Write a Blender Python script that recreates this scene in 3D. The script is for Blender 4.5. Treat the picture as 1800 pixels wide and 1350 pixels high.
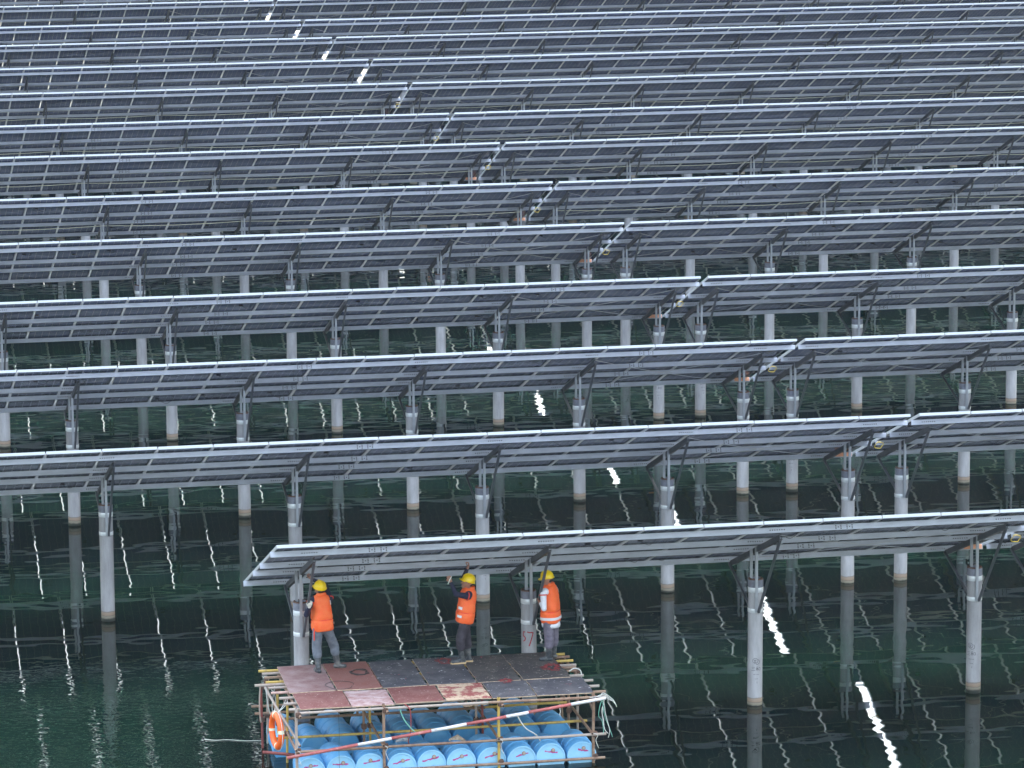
import bpy, bmesh, math, random
import numpy as np
from mathutils import Vector, Matrix, noise

for o in list(bpy.data.objects): bpy.data.objects.remove(o)
S = bpy.context.scene
COL = S.collection
R = math.radians
rnd = random.Random(7)

# ------------------------------------------------------------------ camera
F_PX, CAM_H, PITCH, YAW, ROLL = 6932.7, 20.387, 0.18343, 0.18596, -0.00726
fw = Vector((math.sin(YAW)*math.cos(PITCH), math.cos(YAW)*math.cos(PITCH), -math.sin(PITCH)))
rt = Vector((math.cos(YAW), -math.sin(YAW), 0)); up = rt.cross(fw)
r2 = rt*math.cos(ROLL)+up*math.sin(ROLL); u2 = up*math.cos(ROLL)-rt*math.sin(ROLL)
cam = bpy.data.cameras.new('camera'); co = bpy.data.objects.new('camera', cam); COL.objects.link(co)
cam.sensor_width = 36; cam.lens = F_PX/1800*36; cam.clip_start = 1; cam.clip_end = 6000
mw = Matrix.Identity(4)
for i in range(3):
    mw[i][0] = r2[i]; mw[i][1] = u2[i]; mw[i][2] = -fw[i]
mw[2][3] = CAM_H
co.matrix_world = mw
S.camera = co

# ------------------------------------------------------------------ sky, sun, exposure
SUN_EL, SUN_AZ = R(56), R(35)          # azimuth measured from +Y towards +X
w = bpy.data.worlds.new('World'); S.world = w; w.use_nodes = True
nt = w.node_tree; nt.nodes.clear()
out = nt.nodes.new('ShaderNodeOutputWorld'); bg = nt.nodes.new('ShaderNodeBackground')
sky = nt.nodes.new('ShaderNodeTexSky'); sky.sky_type = 'NISHITA'; sky.sun_disc = False
sky.sun_elevation = SUN_EL; sky.sun_rotation = SUN_AZ
sky.air_density = 1.6; sky.dust_density = 4.0; sky.ozone_density = 2.0; sky.altitude = 0
hs = nt.nodes.new('ShaderNodeHueSaturation'); hs.inputs['Saturation'].default_value = 0.68
nt.links.new(sky.outputs[0], hs.inputs['Color']); nt.links.new(hs.outputs[0], bg.inputs[0])
bg.inputs[1].default_value = 0.15
nt.links.new(bg.outputs[0], out.inputs[0])
sl = bpy.data.lights.new('sun', 'SUN'); so = bpy.data.objects.new('sun', sl); COL.objects.link(so)
sl.energy = 0.8; sl.angle = R(30); sl.color = (1.0, 0.97, 0.93)
sd = Vector((math.sin(SUN_AZ)*math.cos(SUN_EL), math.cos(SUN_AZ)*math.cos(SUN_EL), math.sin(SUN_EL)))
so.rotation_euler = sd.to_track_quat('Z', 'Y').to_euler()
so.location = sd*200
S.view_settings.view_transform = 'Standard'; S.view_settings.look = 'None'
S.view_settings.gamma = 1; S.view_settings.use_curve_mapping = False
S.view_settings.exposure = 2.55
S.cycles.max_bounces = 6; S.cycles.diffuse_bounces = 3; S.cycles.glossy_bounces = 4; S.cycles.transmission_bounces = 2; S.cycles.volume_bounces = 0

# ------------------------------------------------------------------ materials
def mat(name, col, rough=0.5, metal=0.0, var=0.0, vscale=6.0, spec=0.5, bump=0.0, bscale=40.0, col2=None, thr=None, stretch=(1,1,1), coat=0.0):
    m = bpy.data.materials.new(name); m.use_nodes = True
    n = m.node_tree.nodes; L = m.node_tree.links; b = n['Principled BSDF']
    b.inputs['Base Color'].default_value = (*col, 1); b.inputs['Roughness'].default_value = rough
    b.inputs['Metallic'].default_value = metal; b.inputs['Specular IOR Level'].default_value = spec
    b.inputs['Coat Weight'].default_value = coat
    if var or col2 or bump:
        tc = n.new('ShaderNodeTexCoord'); mp = n.new('ShaderNodeMapping'); mp.inputs['Scale'].default_value = stretch
        L.new(tc.outputs['Object'], mp.inputs['Vector'])
        oi = n.new('ShaderNodeObjectInfo'); ad = n.new('ShaderNodeVectorMath'); ad.operation = 'ADD'
        ml = n.new('ShaderNodeMath'); ml.operation = 'MULTIPLY'; ml.inputs[1].default_value = 37.0
        L.new(oi.outputs['Random'], ml.inputs[0]); L.new(mp.outputs[0], ad.inputs[0]); L.new(ml.outputs[0], ad.inputs[1])
    if var or col2:
        tx = n.new('ShaderNodeTexNoise'); tx.inputs['Scale'].default_value = vscale; tx.inputs['Detail'].default_value = 6; tx.inputs['Roughness'].default_value = 0.65
        L.new(ad.outputs[0], tx.inputs['Vector'])
        rp = n.new('ShaderNodeValToRGB')
        lo, hi = thr if thr else (0.3, 0.7)
        rp.color_ramp.elements[0].position = lo; rp.color_ramp.elements[1].position = hi
        if col2:
            rp.color_ramp.elements[0].color = (*col, 1); rp.color_ramp.elements[1].color = (*col2, 1)
        else:
            rp.color_ramp.elements[0].color = (*[c*(1-var) for c in col], 1); rp.color_ramp.elements[1].color = (*[min(1, c*(1+var)) for c in col], 1)
        L.new(tx.outputs['Fac'], rp.inputs['Fac']); L.new(rp.outputs[0], b.inputs['Base Color'])
    if bump:
        t2 = n.new('ShaderNodeTexNoise'); t2.inputs['Scale'].default_value = bscale; t2.inputs['Detail'].default_value = 4
        L.new(ad.outputs[0], t2.inputs['Vector'])
        bp = n.new('ShaderNodeBump'); bp.inputs['Strength'].default_value = 0.6; bp.inputs['Distance'].default_value = bump
        L.new(t2.outputs['Fac'], bp.inputs['Height']); L.new(bp.outputs[0], b.inputs['Normal'])
    return m

def nodes(m): return m.node_tree.nodes, m.node_tree.links, m.node_tree.nodes['Principled BSDF']
def math_node(n, L, op, a, b=None):
    q = n.new('ShaderNodeMath'); q.operation = op
    for i, v in enumerate((a, b)):
        if v is None: continue
        if isinstance(v, (int, float)): q.inputs[i].default_value = v
        else: L.new(v, q.inputs[i])
    return q.outputs[0]

M = {}
M['alu'] = mat('anodised_aluminium', (0.46, 0.485, 0.50), 0.36, 0.3, var=0.04, vscale=3)
M['galv'] = mat('galvanised_steel', (0.50, 0.53, 0.60), 0.42, 0.15, var=0.13, vscale=5, stretch=(0.6, 3, 3))
M['galv_shaded'] = mat('shaded_steel', (0.13, 0.14, 0.16), 0.5, 0.3, var=0.2, vscale=4)  # rafters and braces: shading put into a darker base colour
M['post'] = mat('post_steel', (0.40, 0.42, 0.45), 0.45, 0.3, var=0.15, vscale=4)
M['band'] = mat('clamp_steel', (0.72, 0.75, 0.76), 0.4, 0.2, var=0.1, vscale=9)
M['cap'] = mat('pile_cap_concrete', (0.20, 0.21, 0.25), 0.8, 0, var=0.3, vscale=9, bump=0.004)
M['rust'] = mat('rusty_steel', (0.13, 0.075, 0.055), 0.85, 0, var=0.5, vscale=18)
M['hole'] = mat('bolt_hole', (0.02, 0.02, 0.025), 0.8)
M['yellow_cable'] = mat('yellow_cable', (0.75, 0.58, 0.06), 0.5)
M['orange_sleeve'] = mat('orange_sleeve', (0.92, 0.42, 0.24), 0.55, var=0.2)
M['wire'] = mat('steel_wire', (0.5, 0.51, 0.53), 0.45, 0.4)
M['pale_cable'] = mat('pale_cable', (0.6, 0.58, 0.48), 0.6)
M['white_plastic'] = mat('white_plastic', (0.8, 0.8, 0.78), 0.4)
M['red_paint'] = mat('red_brushed_paint', (0.33, 0.04, 0.05), 0.7, var=0.4, vscale=30)
M['ink'] = mat('black_stencil_ink', (0.05, 0.05, 0.06), 0.8, var=0.5, vscale=40)

# concrete pile with a tan tide stain near the water line
m = mat('spun_concrete', (0.38, 0.375, 0.385), 0.75, 0, var=0.24, vscale=7, bump=0.003, bscale=60, stretch=(1, 1, 0.22)); M['pile'] = m
n, L, b = nodes(m)
src = b.inputs['Base Color'].links[0].from_socket
tc = n.new('ShaderNodeTexCoord'); sx = n.new('ShaderNodeSeparateXYZ'); L.new(tc.outputs['Object'], sx.inputs[0])
nz = n.new('ShaderNodeTexNoise'); nz.inputs['Scale'].default_value = 11; nz.inputs['Detail'].default_value = 5; L.new(tc.outputs['Object'], nz.inputs['Vector'])
oi = n.new('ShaderNodeObjectInfo')
zz = math_node(n, L, 'ADD', math_node(n, L, 'ADD', sx.outputs[2], math_node(n, L, 'MULTIPLY', math_node(n, L, 'SUBTRACT', oi.outputs['Random'], 0.5), 0.07)), math_node(n, L, 'MULTIPLY', math_node(n, L, 'SUBTRACT', nz.outputs['Fac'], 0.5), 0.035))
rp = n.new('ShaderNodeValToRGB'); cr = rp.color_ramp; cr.interpolation = 'LINEAR'
zn = math_node(n, L, 'MULTIPLY', zz, 2.0)
L.new(zn, rp.inputs['Fac'])
pts = [(0.0, (0.02, 0.025, 0.02, 1)), (0.07, (0.05, 0.05, 0.04, 1)), (0.10, (0.22, 0.20, 0.15, 1)), (0.17, (0.28, 0.245, 0.19, 1)), (0.20, (0.17, 0.14, 0.11, 1)), (0.23, (0.31, 0.225, 0.16, 1)), (0.34, (0.34, 0.26, 0.20, 1)), (0.37, (0.20, 0.17, 0.15, 1)), (0.42, (0.38, 0.38, 0.38, 1))]
while len(cr.elements) < len(pts): cr.elements.new(0.5)
for e, (pz, c) in zip(cr.elements, pts): e.position = pz; e.color = c
fac = n.new('ShaderNodeMapRange'); fac.inputs[1].default_value = 0.185; fac.inputs[2].default_value = 0.21; L.new(zz, fac.inputs[0])
mx = n.new('ShaderNodeMix'); mx.data_type = 'RGBA'
L.new(fac.outputs[0], mx.inputs[0]); L.new(rp.outputs[0], mx.inputs[6]); L.new(src, mx.inputs[7])
hv = n.new('ShaderNodeHueSaturation'); L.new(mx.outputs[2], hv.inputs['Color']); L.new(hv.outputs[0], b.inputs['Base Color'])
L.new(math_node(n, L, 'ADD', math_node(n, L, 'MULTIPLY', oi.outputs['Random'], 0.3), 0.83), hv.inputs['Value'])

# bifacial laminate: dark cells, clear glass between them
PANEL_W, PANEL_L, PITCH_X = 1.125, 2.835, 1.154
m = bpy.data.materials.new('bifacial_cells'); m.use_nodes = True; M['cells'] = m
n, L, b = nodes(m)
tc = n.new('ShaderNodeTexCoord'); sx = n.new('ShaderNodeSeparateXYZ'); L.new(tc.outputs['Object'], sx.inputs[0])
def grid(sock, pitch, half):
    q = math_node(n, L, 'FRACT', math_node(n, L, 'DIVIDE', sock, pitch))
    q = math_node(n, L, 'ABSOLUTE', math_node(n, L, 'SUBTRACT', q, 0.5))
    return math_node(n, L, 'GREATER_THAN', q, 0.5-half/pitch)
gx = grid(sx.outputs[0], PANEL_W/6, 0.003); gy = grid(sx.outputs[1], PANEL_L/14, 0.002)
g = math_node(n, L, 'MAXIMUM', gx, gy)
oi = n.new('ShaderNodeObjectInfo')
tone = n.new('ShaderNodeMix'); tone.data_type = 'RGBA'; L.new(oi.outputs['Random'], tone.inputs[0])
tone.inputs[6].default_value = (0.074, 0.100, 0.205, 1); tone.inputs[7].default_value = (0.094, 0.120, 0.230, 1)
L.new(tone.outputs[2], b.inputs['Base Color']); b.inputs['Roughness'].default_value = 0.25; b.inputs['Specular IOR Level'].default_value = 0.3
tr = n.new('ShaderNodeBsdfTranslucent'); tr.inputs[0].default_value = (0.30, 0.32, 0.35, 1)
ms = n.new('ShaderNodeMixShader'); L.new(g, ms.inputs[0]); L.new(b.outputs[0], ms.inputs[1]); L.new(tr.outputs[0], ms.inputs[2])
L.new(ms.outputs[0], n['Material Output'].inputs[0])

# water: still, dark green, faint ripples, a breeze-ruffled patch by the end of the first row
m = bpy.data.materials.new('lake_water'); m.use_nodes = True; M['water'] = m
n, L, b = nodes(m)
b.inputs['Base Color'].default_value = (0.0023, 0.0096, 0.0064, 1); b.inputs['Roughness'].default_value = 0.012
b.inputs['Subsurface Weight'].default_value = 1.0; b.inputs['Subsurface Radius'].default_value = (0.8, 1.0, 1.0); b.inputs['Subsurface Scale'].default_value = 14.0
b.inputs['IOR'].default_value = 1.333; b.inputs['Specular IOR Level'].default_value = 0.5
tc = n.new('ShaderNodeTexCoord')
def wave_noise(scale, stretch, detail, rot=0.0):
    mp = n.new('ShaderNodeMapping'); mp.inputs['Scale'].default_value = stretch; mp.inputs['Rotation'].default_value = (0, 0, rot)
    L.new(tc.outputs['Object'], mp.inputs['Vector'])
    t = n.new('ShaderNodeTexNoise'); t.inputs['Scale'].default_value = scale; t.inputs['Detail'].default_value = detail; t.inputs['Roughness'].default_value = 0.45
    L.new(mp.outputs[0], t.inputs['Vector']); return t.outputs['Fac']
a1 = math_node(n, L, 'MULTIPLY', wave_noise(1.15, (0.8, 1.25, 1), 1, 0.2), 0.0056)
a2 = math_node(n, L, 'MULTIPLY', wave_noise(0.28, (0.8, 1.3, 1), 1, -0.1), 0.006)
sx = n.new('ShaderNodeSeparateXYZ'); L.new(tc.outputs['Object'], sx.inputs[0])
mr1 = n.new('ShaderNodeMapRange'); mr1.inputs[1].default_value = 13.5; mr1.inputs[2].default_value = 9.0; L.new(sx.outputs[0], mr1.inputs[0])
yy = math_node(n, L, 'ADD', sx.outputs[1], math_node(n, L, 'MULTIPLY', wave_noise(0.5, (1, 1, 1), 2), 3.0))
mr2 = n.new('ShaderNodeMapRange'); mr2.inputs[1].default_value = 81.0; mr2.inputs[2].default_value = 76.5; L.new(yy, mr2.inputs[0])
patch = math_node(n, L, 'MULTIPLY', mr1.outputs[0], mr2.outputs[0])
fine = math_node(n, L, 'MULTIPLY', wave_noise(5.5, (0.9, 1.2, 1), 1, 0.5), 0.0060)
a3 = math_node(n, L, 'MULTIPLY', fine, math_node(n, L, 'ADD', patch, 0.0))
hh = math_node(n, L, 'ADD', math_node(n, L, 'ADD', a1, a2), a3)
bp = n.new('ShaderNodeBump'); bp.inputs['Strength'].default_value = 1; bp.inputs['Distance'].default_value = 1
if 'Filter Width' in bp.inputs: bp.inputs['Filter Width'].default_value = 0.1
L.new(hh, bp.inputs['Height']); L.new(bp.outputs[0], b.inputs['Normal'])

# ------------------------------------------------------------------ mesh helpers
class MB:
    def __init__(s): s.v = []; s.f = []; s.m = []
    def add(s, vs, fs, mi=0):
        o = len(s.v); s.v += [tuple(v) for v in vs]; s.f += [tuple(i+o for i in f) for f in fs]; s.m += [mi]*len(fs); return s
    def box(s, lo, hi, mi=0, mx=None):
        x0, y0, z0 = lo; x1, y1, z1 = hi
        vs = [Vector(q) for q in ((x0,y0,z0),(x1,y0,z0),(x1,y1,z0),(x0,y1,z0),(x0,y0,z1),(x1,y0,z1),(x1,y1,z1),(x0,y1,z1))]
        if mx: vs = [mx @ q for q in vs]
        return s.add(vs, [(0,3,2,1),(4,5,6,7),(0,1,5,4),(1,2,6,5),(2,3,7,6),(3,0,4,7)], mi)
    def bar(s, p, q, w, h, mi=0, upv=Vector((0,0,1))):
        p = Vector(p); q = Vector(q); d = (q-p); ln = d.length; d.normalize()
        sd = d.cross(upv)
        if sd.length < 1e-4: sd = d.cross(Vector((0,1,0)))
        sd.normalize(); u = sd.cross(d)
        mx = Matrix((( sd.x, d.x, u.x, p.x),(sd.y, d.y, u.y, p.y),(sd.z, d.z, u.z, p.z),(0,0,0,1)))
        return s.box((-w/2, 0, -h/2), (w/2, ln, h/2), mi, mx)
    def tube(s, pts, r, k=8, mi=0, closed=False, caps=True):
        pts = [Vector(p) for p in pts]; N = len(pts); rs = r if isinstance(r, (list, tuple)) else [r]*N
        o = len(s.v); prev = None
        for i, p in enumerate(pts):
            if closed: d = pts[(i+1) % N]-pts[i-1]
            else: d = pts[min(i+1, N-1)]-pts[max(i-1, 0)]
            d.normalize()
            if prev is None:
                a = d.cross(Vector((0,0,1)))
                if a.length < 1e-3: a = d.cross(Vector((1,0,0)))
            else: a = prev-d*prev.dot(d)
            a.normalize(); prev = a; bb = d.cross(a)
            for j in range(k):
                t = 2*math.pi*j/k; s.v.append(tuple(p+(a*math.cos(t)+bb*math.sin(t))*rs[i]))
        for i in range(N if closed else N-1):
            for j in range(k):
                i2 = (i+1) % N; j2 = (j+1) % k
                s.f.append((o+i*k+j, o+i*k+j2, o+i2*k+j2, o+i2*k+j)); s.m.append(mi)
        if caps and not closed:
            s.f.append(tuple(o+j for j in reversed(range(k)))); s.m.append(mi)
            s.f.append(tuple(o+(N-1)*k+j for j in range(k))); s.m.append(mi)
        return s
    def lathe(s, prof, k=24, mi=0, mx=None, mis=None):
        o = len(s.v); N = len(prof)
        for rr, z in prof:
            for j in range(k):
                t = 2*math.pi*j/k; q = Vector((rr*math.cos(t), rr*math.sin(t), z)); s.v.append(tuple(mx @ q if mx else q))
        for i in range(N-1):
            for j in range(k):
                j2 = (j+1) % k; s.f.append((o+i*k+j, o+i*k+j2, o+(i+1)*k+j2, o+(i+1)*k+j)); s.m.append(mis[i] if mis else mi)
        s.f.append(tuple(o+j for j in reversed(range(k)))); s.m.append(mis[0] if mis else mi)
        s.f.append(tuple(o+(N-1)*k+j for j in range(k))); s.m.append(mis[-1] if mis else mi)
        return s
    def mesh(s, name, mats, smooth=False):
        me = bpy.data.meshes.new(name); me.from_pydata(s.v, [], s.f)
        for q in (mats if isinstance(mats, (list, tuple)) else [mats]): me.materials.append(q)
        if any(s.m): me.polygons.foreach_set('material_index', s.m)
        if smooth: me.polygons.foreach_set('use_smooth', [True]*len(me.polygons))
        me.update(); return me
def link(name, me, parent=None, loc=(0,0,0), rot=(0,0,0)):
    o = bpy.data.objects.new(name, me); COL.objects.link(o); o.location = loc; o.rotation_euler = rot
    if parent: o.parent = parent
    return o
def tag(o, label, cat, group=None, kind=None):
    if label: o['label'] = label
    if cat: o['category'] = cat
    if group: o['group'] = group
    if kind: o['kind'] = kind
    return o
def smooth_by_angle(me, ang=40):
    me.polygons.foreach_set('use_smooth', [True]*len(me.polygons))
    bm = bmesh.new(); bm.from_mesh(me)
    for e in bm.edges:
        if len(e.link_faces) == 2 and e.calc_face_angle(0) > R(ang): e.smooth = False
    bm.to_mesh(me); bm.free(); return me

# ------------------------------------------------------------------ water
wm = MB().add([(-2500, -400, 0), (2600, -400, 0), (2600, 5000, 0), (-2500, 5000, 0)], [(0, 1, 2, 3)]).mesh('water', M['water'])
tag(link('water', wm), None, None, kind='structure')

# ------------------------------------------------------------------ solar tables
TILT = math.atan2(1.91641, 5.35458); H = 4.2604
ROW_Y = [70.302, 79.925, 89.554, 99.371, 109.608, 118.730, 128.916, 137.816, 148.092, 157.211, 166.860, 175.209, 185.773, 195.4]
GAP_X = [23.793, 23.731, 23.764, 23.759, 23.942, 23.675, 23.913, 23.733, 23.900, 23.794, 23.689, 23.472, 23.6, 23.7]
RIGHT_X = [23.1, 26.3, 29.5, 32.7, 36.1, 39.1, 42.4, 45.3, 48.7, 51.7, 54.9, 57.6, 61.1, 64.0]
ORD = 'first second third fourth fifth sixth seventh eighth ninth tenth eleventh twelfth thirteenth fourteenth'.split()
NV = Vector((0, math.sin(TILT), math.cos(TILT))); DV = Vector((0, math.cos(TILT), -math.sin(TILT)))
def sp(x, s, o): return Vector((x, 0, H))+DV*s+NV*o          # table-local point on the slope
FR = 0.030                                                   # half frame depth
PURL_S = [0.55, 2.30, 3.50, 5.20]; PH = 0.105
PILE_Y = 5.35458/2; PILE_R = 0.148; PILE_TOP = 2.56
GAP_W = 0.174

# shared meshes
lam = MB().box((0, 0, -0.004), (PANEL_W, PANEL_L, 0.006)).mesh('laminate', M['cells'])
fb = MB(); t = 0.010; lip = 0.022
for a, bq in (((0,0),(PANEL_W,t)), ((0,PANEL_L-t),(PANEL_W,PANEL_L)), ((0,t),(t,PANEL_L-t)), ((PANEL_W-t,t),(PANEL_W,PANEL_L-t))):
    fb.box((a[0]-0.001, a[1]-0.001, -FR), (bq[0]+0.001, bq[1]+0.001, FR))
for a, bq in (((t,t),(PANEL_W-t,lip)), ((t,PANEL_L-lip),(PANEL_W-t,PANEL_L-t)), ((t,lip),(lip,PANEL_L-lip)), ((PANEL_W-lip,lip),(PANEL_W-t,PANEL_L-lip))):
    fb.box((a[0], a[1], -FR+0.0005), (bq[0], bq[1], -FR+0.0025))
frame_me = fb.mesh('frame', M['alu'])
pile_me = smooth_by_angle(MB().lathe([(PILE_R, -1.5), (PILE_R, 0.6), (PILE_R, PILE_TOP-0.16)], 24).mesh('pile', M['pile']))
cap_me = smooth_by_angle(MB().lathe([(PILE_R+0.004, PILE_TOP-0.17), (PILE_R+0.005, PILE_TOP-0.02), (PILE_R-0.004, PILE_TOP), (PILE_R-0.05, PILE_TOP+0.001), (PILE_R-0.055, PILE_TOP-0.03)], 24, mis=[0, 1, 1, 0]).mesh('pile_cap', [M['cap'], M['rust']]))
def band_mesh(z0, z1):
    b_ = MB().lathe([(PILE_R+0.003, z0), (PILE_R+0.005, z0+0.003), (PILE_R+0.005, z1-0.003), (PILE_R+0.003, z1)], 24)
    return smooth_by_angle(b_.mesh('clamp_band', M['band']))
band_hi = band_mesh(2.29, 2.39); band_lo = band_mesh(1.885, 1.965)
def rafter_z(y):          # underside height of the rafter at table-local y
    s_ = y/math.cos(TILT); return sp(0, s_, -FR-PH-0.11).z
def channel(bm_, p, q, w_, h_, upv=Vector((0,0,1)), t_=0.006, mi=0):
    """thin-walled channel from p to q: web plus two flanges"""
    p = Vector(p); q = Vector(q); d = (q-p).normalized(); sd = d.cross(upv); sd.normalize(); u = sd.cross(d)
    o_ = sd*(w_/2)
    bm_.bar(p-sd*(w_/2-t_/2), q-sd*(w_/2-t_/2), t_, h_, mi, u)
    for k_ in (-1, 1):
        a = u*(k_*(h_/2-t_/2))+sd*(t_/2)
        bm_.bar(p+a, q+a, w_-t_, t_, mi, u)
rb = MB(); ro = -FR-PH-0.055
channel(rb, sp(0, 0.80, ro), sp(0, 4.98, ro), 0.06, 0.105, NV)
rafter_me = rb.mesh('rafter', M['galv_shaded'])
pb = MB(); channel(pb, (-0.055, 0.03, PILE_TOP-0.04), (-0.055, 0.03, rafter_z(PILE_Y+0.03)+0.07), 0.05, 0.05, Vector((0,1,0)))
post_a = pb.mesh('post', M['post'])
pb = MB(); yb = -PILE_R-0.03; channel(pb, (0.0, yb, 1.90), (0.0, yb, rafter_z(PILE_Y+yb)+0.09), 0.05, 0.05, Vector((0,1,0)))
post_b = pb.mesh('post', M['post'])
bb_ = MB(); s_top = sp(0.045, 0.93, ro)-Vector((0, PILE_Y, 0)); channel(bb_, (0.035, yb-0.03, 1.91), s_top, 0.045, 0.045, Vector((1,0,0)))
brace_f = bb_.mesh('brace', M['galv_shaded'])
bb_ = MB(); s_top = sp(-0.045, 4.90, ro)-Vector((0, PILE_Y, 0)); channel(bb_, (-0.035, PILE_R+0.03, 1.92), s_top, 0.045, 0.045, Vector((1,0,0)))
brace_b = bb_.mesh('brace', M['galv_shaded'])
hb = MB()
for k in range(7): hb.box((-0.16+k*0.046, -0.0015, -0.008), (-0.16+k*0.046+0.024, 0.001, 0.008))
slots_me = hb.mesh('bolt_slots', M['hole'])
hb = MB()
for gx_ in (-0.11, 0.11):
    for ix in range(3):
        for iz in range(3):
            if (ix+iz) % 2 == 0 or iz == 1:
                hb.box((gx_+(ix-1)*0.05-0.012, -0.0015, (iz-1)*0.03-0.008), (gx_+(ix-1)*0.05+0.012, 0.001, (iz-1)*0.03+0.008))
splice_holes_me = hb.mesh('bolt_holes', M['hole'])
clampm = MB().box((-0.018, -0.03, FR-0.004), (0.018, 0.03, FR+0.006)).box((-0.006, -0.03, -FR-0.02), (0.006, 0.03, FR)).mesh('panel_clamp', M['alu'])

cable_mes = []
for kk in range(4):
    wd = 0.10+0.05*kk; dp = 0.07+0.03*(kk % 3)
    cable_mes.append(MB().tube([(-wd+2*wd*q/10, 0.05*math.sin(q*0.9+kk), -dp*math.sin(math.pi*q/10)) for q in range(11)], 0.005, 5).box((-wd-0.05, -0.035, -0.02), (-wd+0.05, 0.035, -0.001)).mesh('module_cable', M['hole']))
def make_table(row, side):
    gx0, y0 = GAP_X[row], ROW_Y[row]
    left = side == 'left'
    if left: npan = 13 if row == 0 else 20
    else: npan = max(4, int(math.ceil((RIGHT_X[row]+4.5-gx0)/PITCH_X)))
    if left: x0, x1 = -npan*PITCH_X, 0.0
    else: x0, x1 = GAP_W, GAP_W+npan*PITCH_X
    root = link('solar_table', None, None, (gx0, y0, 0)); root.empty_display_size = 0.5
    pos = 'left of the gap' if left else 'right of the gap'
    lab = f'solar panel table on piles, {pos}, {ORD[row]} row from the front'
    if row == 0 and left: lab = 'nearest solar panel table, its open left end above the bamboo raft'
    tag(root, lab, 'solar panels', 'tilted solar panel tables standing in the water')
    # panels, two up the slope
    for k in range(npan):
        for j in range(2):
            xk = x0+k*PITCH_X+(PITCH_X-PANEL_W)/2
            q = sp(xk, 0.0 if j == 0 else PANEL_L+0.02, 0)
            dz = rnd.uniform(-0.004, 0.004)+0.010*noise.noise(Vector((xk*0.16, row*3.7, left*9.1)))
            p_ = link('panel', lam, root, (q.x, q.y, q.z+dz), (-TILT+rnd.uniform(-0.0015, 0.0015), rnd.uniform(-0.002, 0.002), 0))
            link('frame', frame_me, p_)
            if row < 6 and rnd.random() < 0.75:
                link('module_cable', cable_mes[rnd.randrange(4)], p_, (rnd.uniform(0.15, 0.9), rnd.uniform(0.9, 1.9) if j == 0 else rnd.uniform(0.9, 2.0), -0.006))
    # purlins
    for i, s_ in enumerate(PURL_S):
        pb_ = MB(); e0 = 0.05 if left else 0.03; e1 = 0.06 if left else 0.03
        a = sp(x0-e0, s_, -FR-PH/2-0.001); bq = sp(x1+e1, s_, -FR-PH/2-0.001)
        channel(pb_, bq, a, 0.05, PH, NV, 0.004)
        link('purlin', pb_.mesh('purlin', M['galv']), root)
    # piles with their steel
    if left:
        off, spc = {0: (-0.79, 4.48), 1: (-0.65, 4.10), 2: (-0.68, 4.09)}.get(row, (-0.54, 4.39))
        xs = []; x = off
        while x > x0+0.3: xs.append(x); x -= spc
    else:
        xs = []; x = 0.61
        while x < x1-0.3: xs.append(x); x += 4.38
    piles = []
    for x in xs:
        jx = rnd.uniform(-0.02, 0.02); jz = rnd.uniform(-0.02, 0.02)
        pl = link('pile', pile_me, root, (x+jx, PILE_Y, 0), (rnd.uniform(-0.004, 0.004), rnd.uniform(-0.005, 0.005), rnd.uniform(0, 6)))
        piles.append(pl)
        link('pile_cap', cap_me, pl)
        for bm2 in (band_hi, band_lo):
            bd = link('clamp_band', bm2, pl); bd.rotation_euler = (0, 0, -pl.rotation_euler.z)
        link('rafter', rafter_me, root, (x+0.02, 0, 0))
        for me in (post_a, post_b): link('post', me, root, (x, PILE_Y, 0))
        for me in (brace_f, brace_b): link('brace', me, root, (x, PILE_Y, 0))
        if row < 6:
            for i, s_ in enumerate(PURL_S):
                q = sp(x-0.10+rnd.uniform(-0.03, 0.03), s_-0.0275, -FR-PH/2-0.001)
                if x0+0.1 < q.x < x1-0.1: link('bolt_slots', slots_me, root, q, (-TILT, 0, 0))['kind'] = 'stuff'
    for j, x in enumerate(xs):
        if row < 8 and j % 2 == 1:
            for i, s_ in enumerate(PURL_S):
                q = sp(x+1.25+(0.06 if i % 2 else -0.06), s_-0.0275, -FR-PH/2-0.001)
                if x0+0.1 < q.x < x1-0.1: link('bolt_holes', splice_holes_me, root, q, (-TILT, 0, 0))['kind'] = 'stuff'
    # panel clamps on the near rows
    if row < 4:
        for k in range(1, npan):
            for s_ in PURL_S:
                q = sp(x0+k*PITCH_X, s_, 0); link('panel_clamp', clampm, root, q, (-TILT, 0, 0))
    # thin cross rods in the end bay
    if len(xs) > 1:
        for a, bq in (((xs[0], 0.9), (xs[1], 4.8)), ((xs[0], 4.8), (xs[1], 0.9))):
            pa, pbb = sp(a[0], a[1], ro+0.05), sp(bq[0], bq[1], ro+0.05)
            mid = (pa+pbb)/2-Vector((0, 0, 0.05))
            tb = MB().tube([pa, (pa+mid)/2-Vector((0,0,0.02)), mid, (pbb+mid)/2-Vector((0,0,0.02)), pbb], 0.007, 5)
            link('tie_rod', tb.mesh('tie_rod', M['wire']), root)
    # cable strung along the posts on the far rows
    if row >= 5:
        pts = []
        for j in range(len(xs)):
            zz_ = 3.02; pts.append(Vector((xs[j], PILE_Y-0.2, zz_)))
            if j < len(xs)-1:
                for q in (0.25, 0.5, 0.75): pts.append(Vector((xs[j]+(xs[j+1]-xs[j])*q, PILE_Y-0.2, zz_-0.05*math.sin(math.pi*q))))
        link('cable', MB().tube(pts, 0.012, 5).mesh('cable', M['pale_cable']), root)
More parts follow.
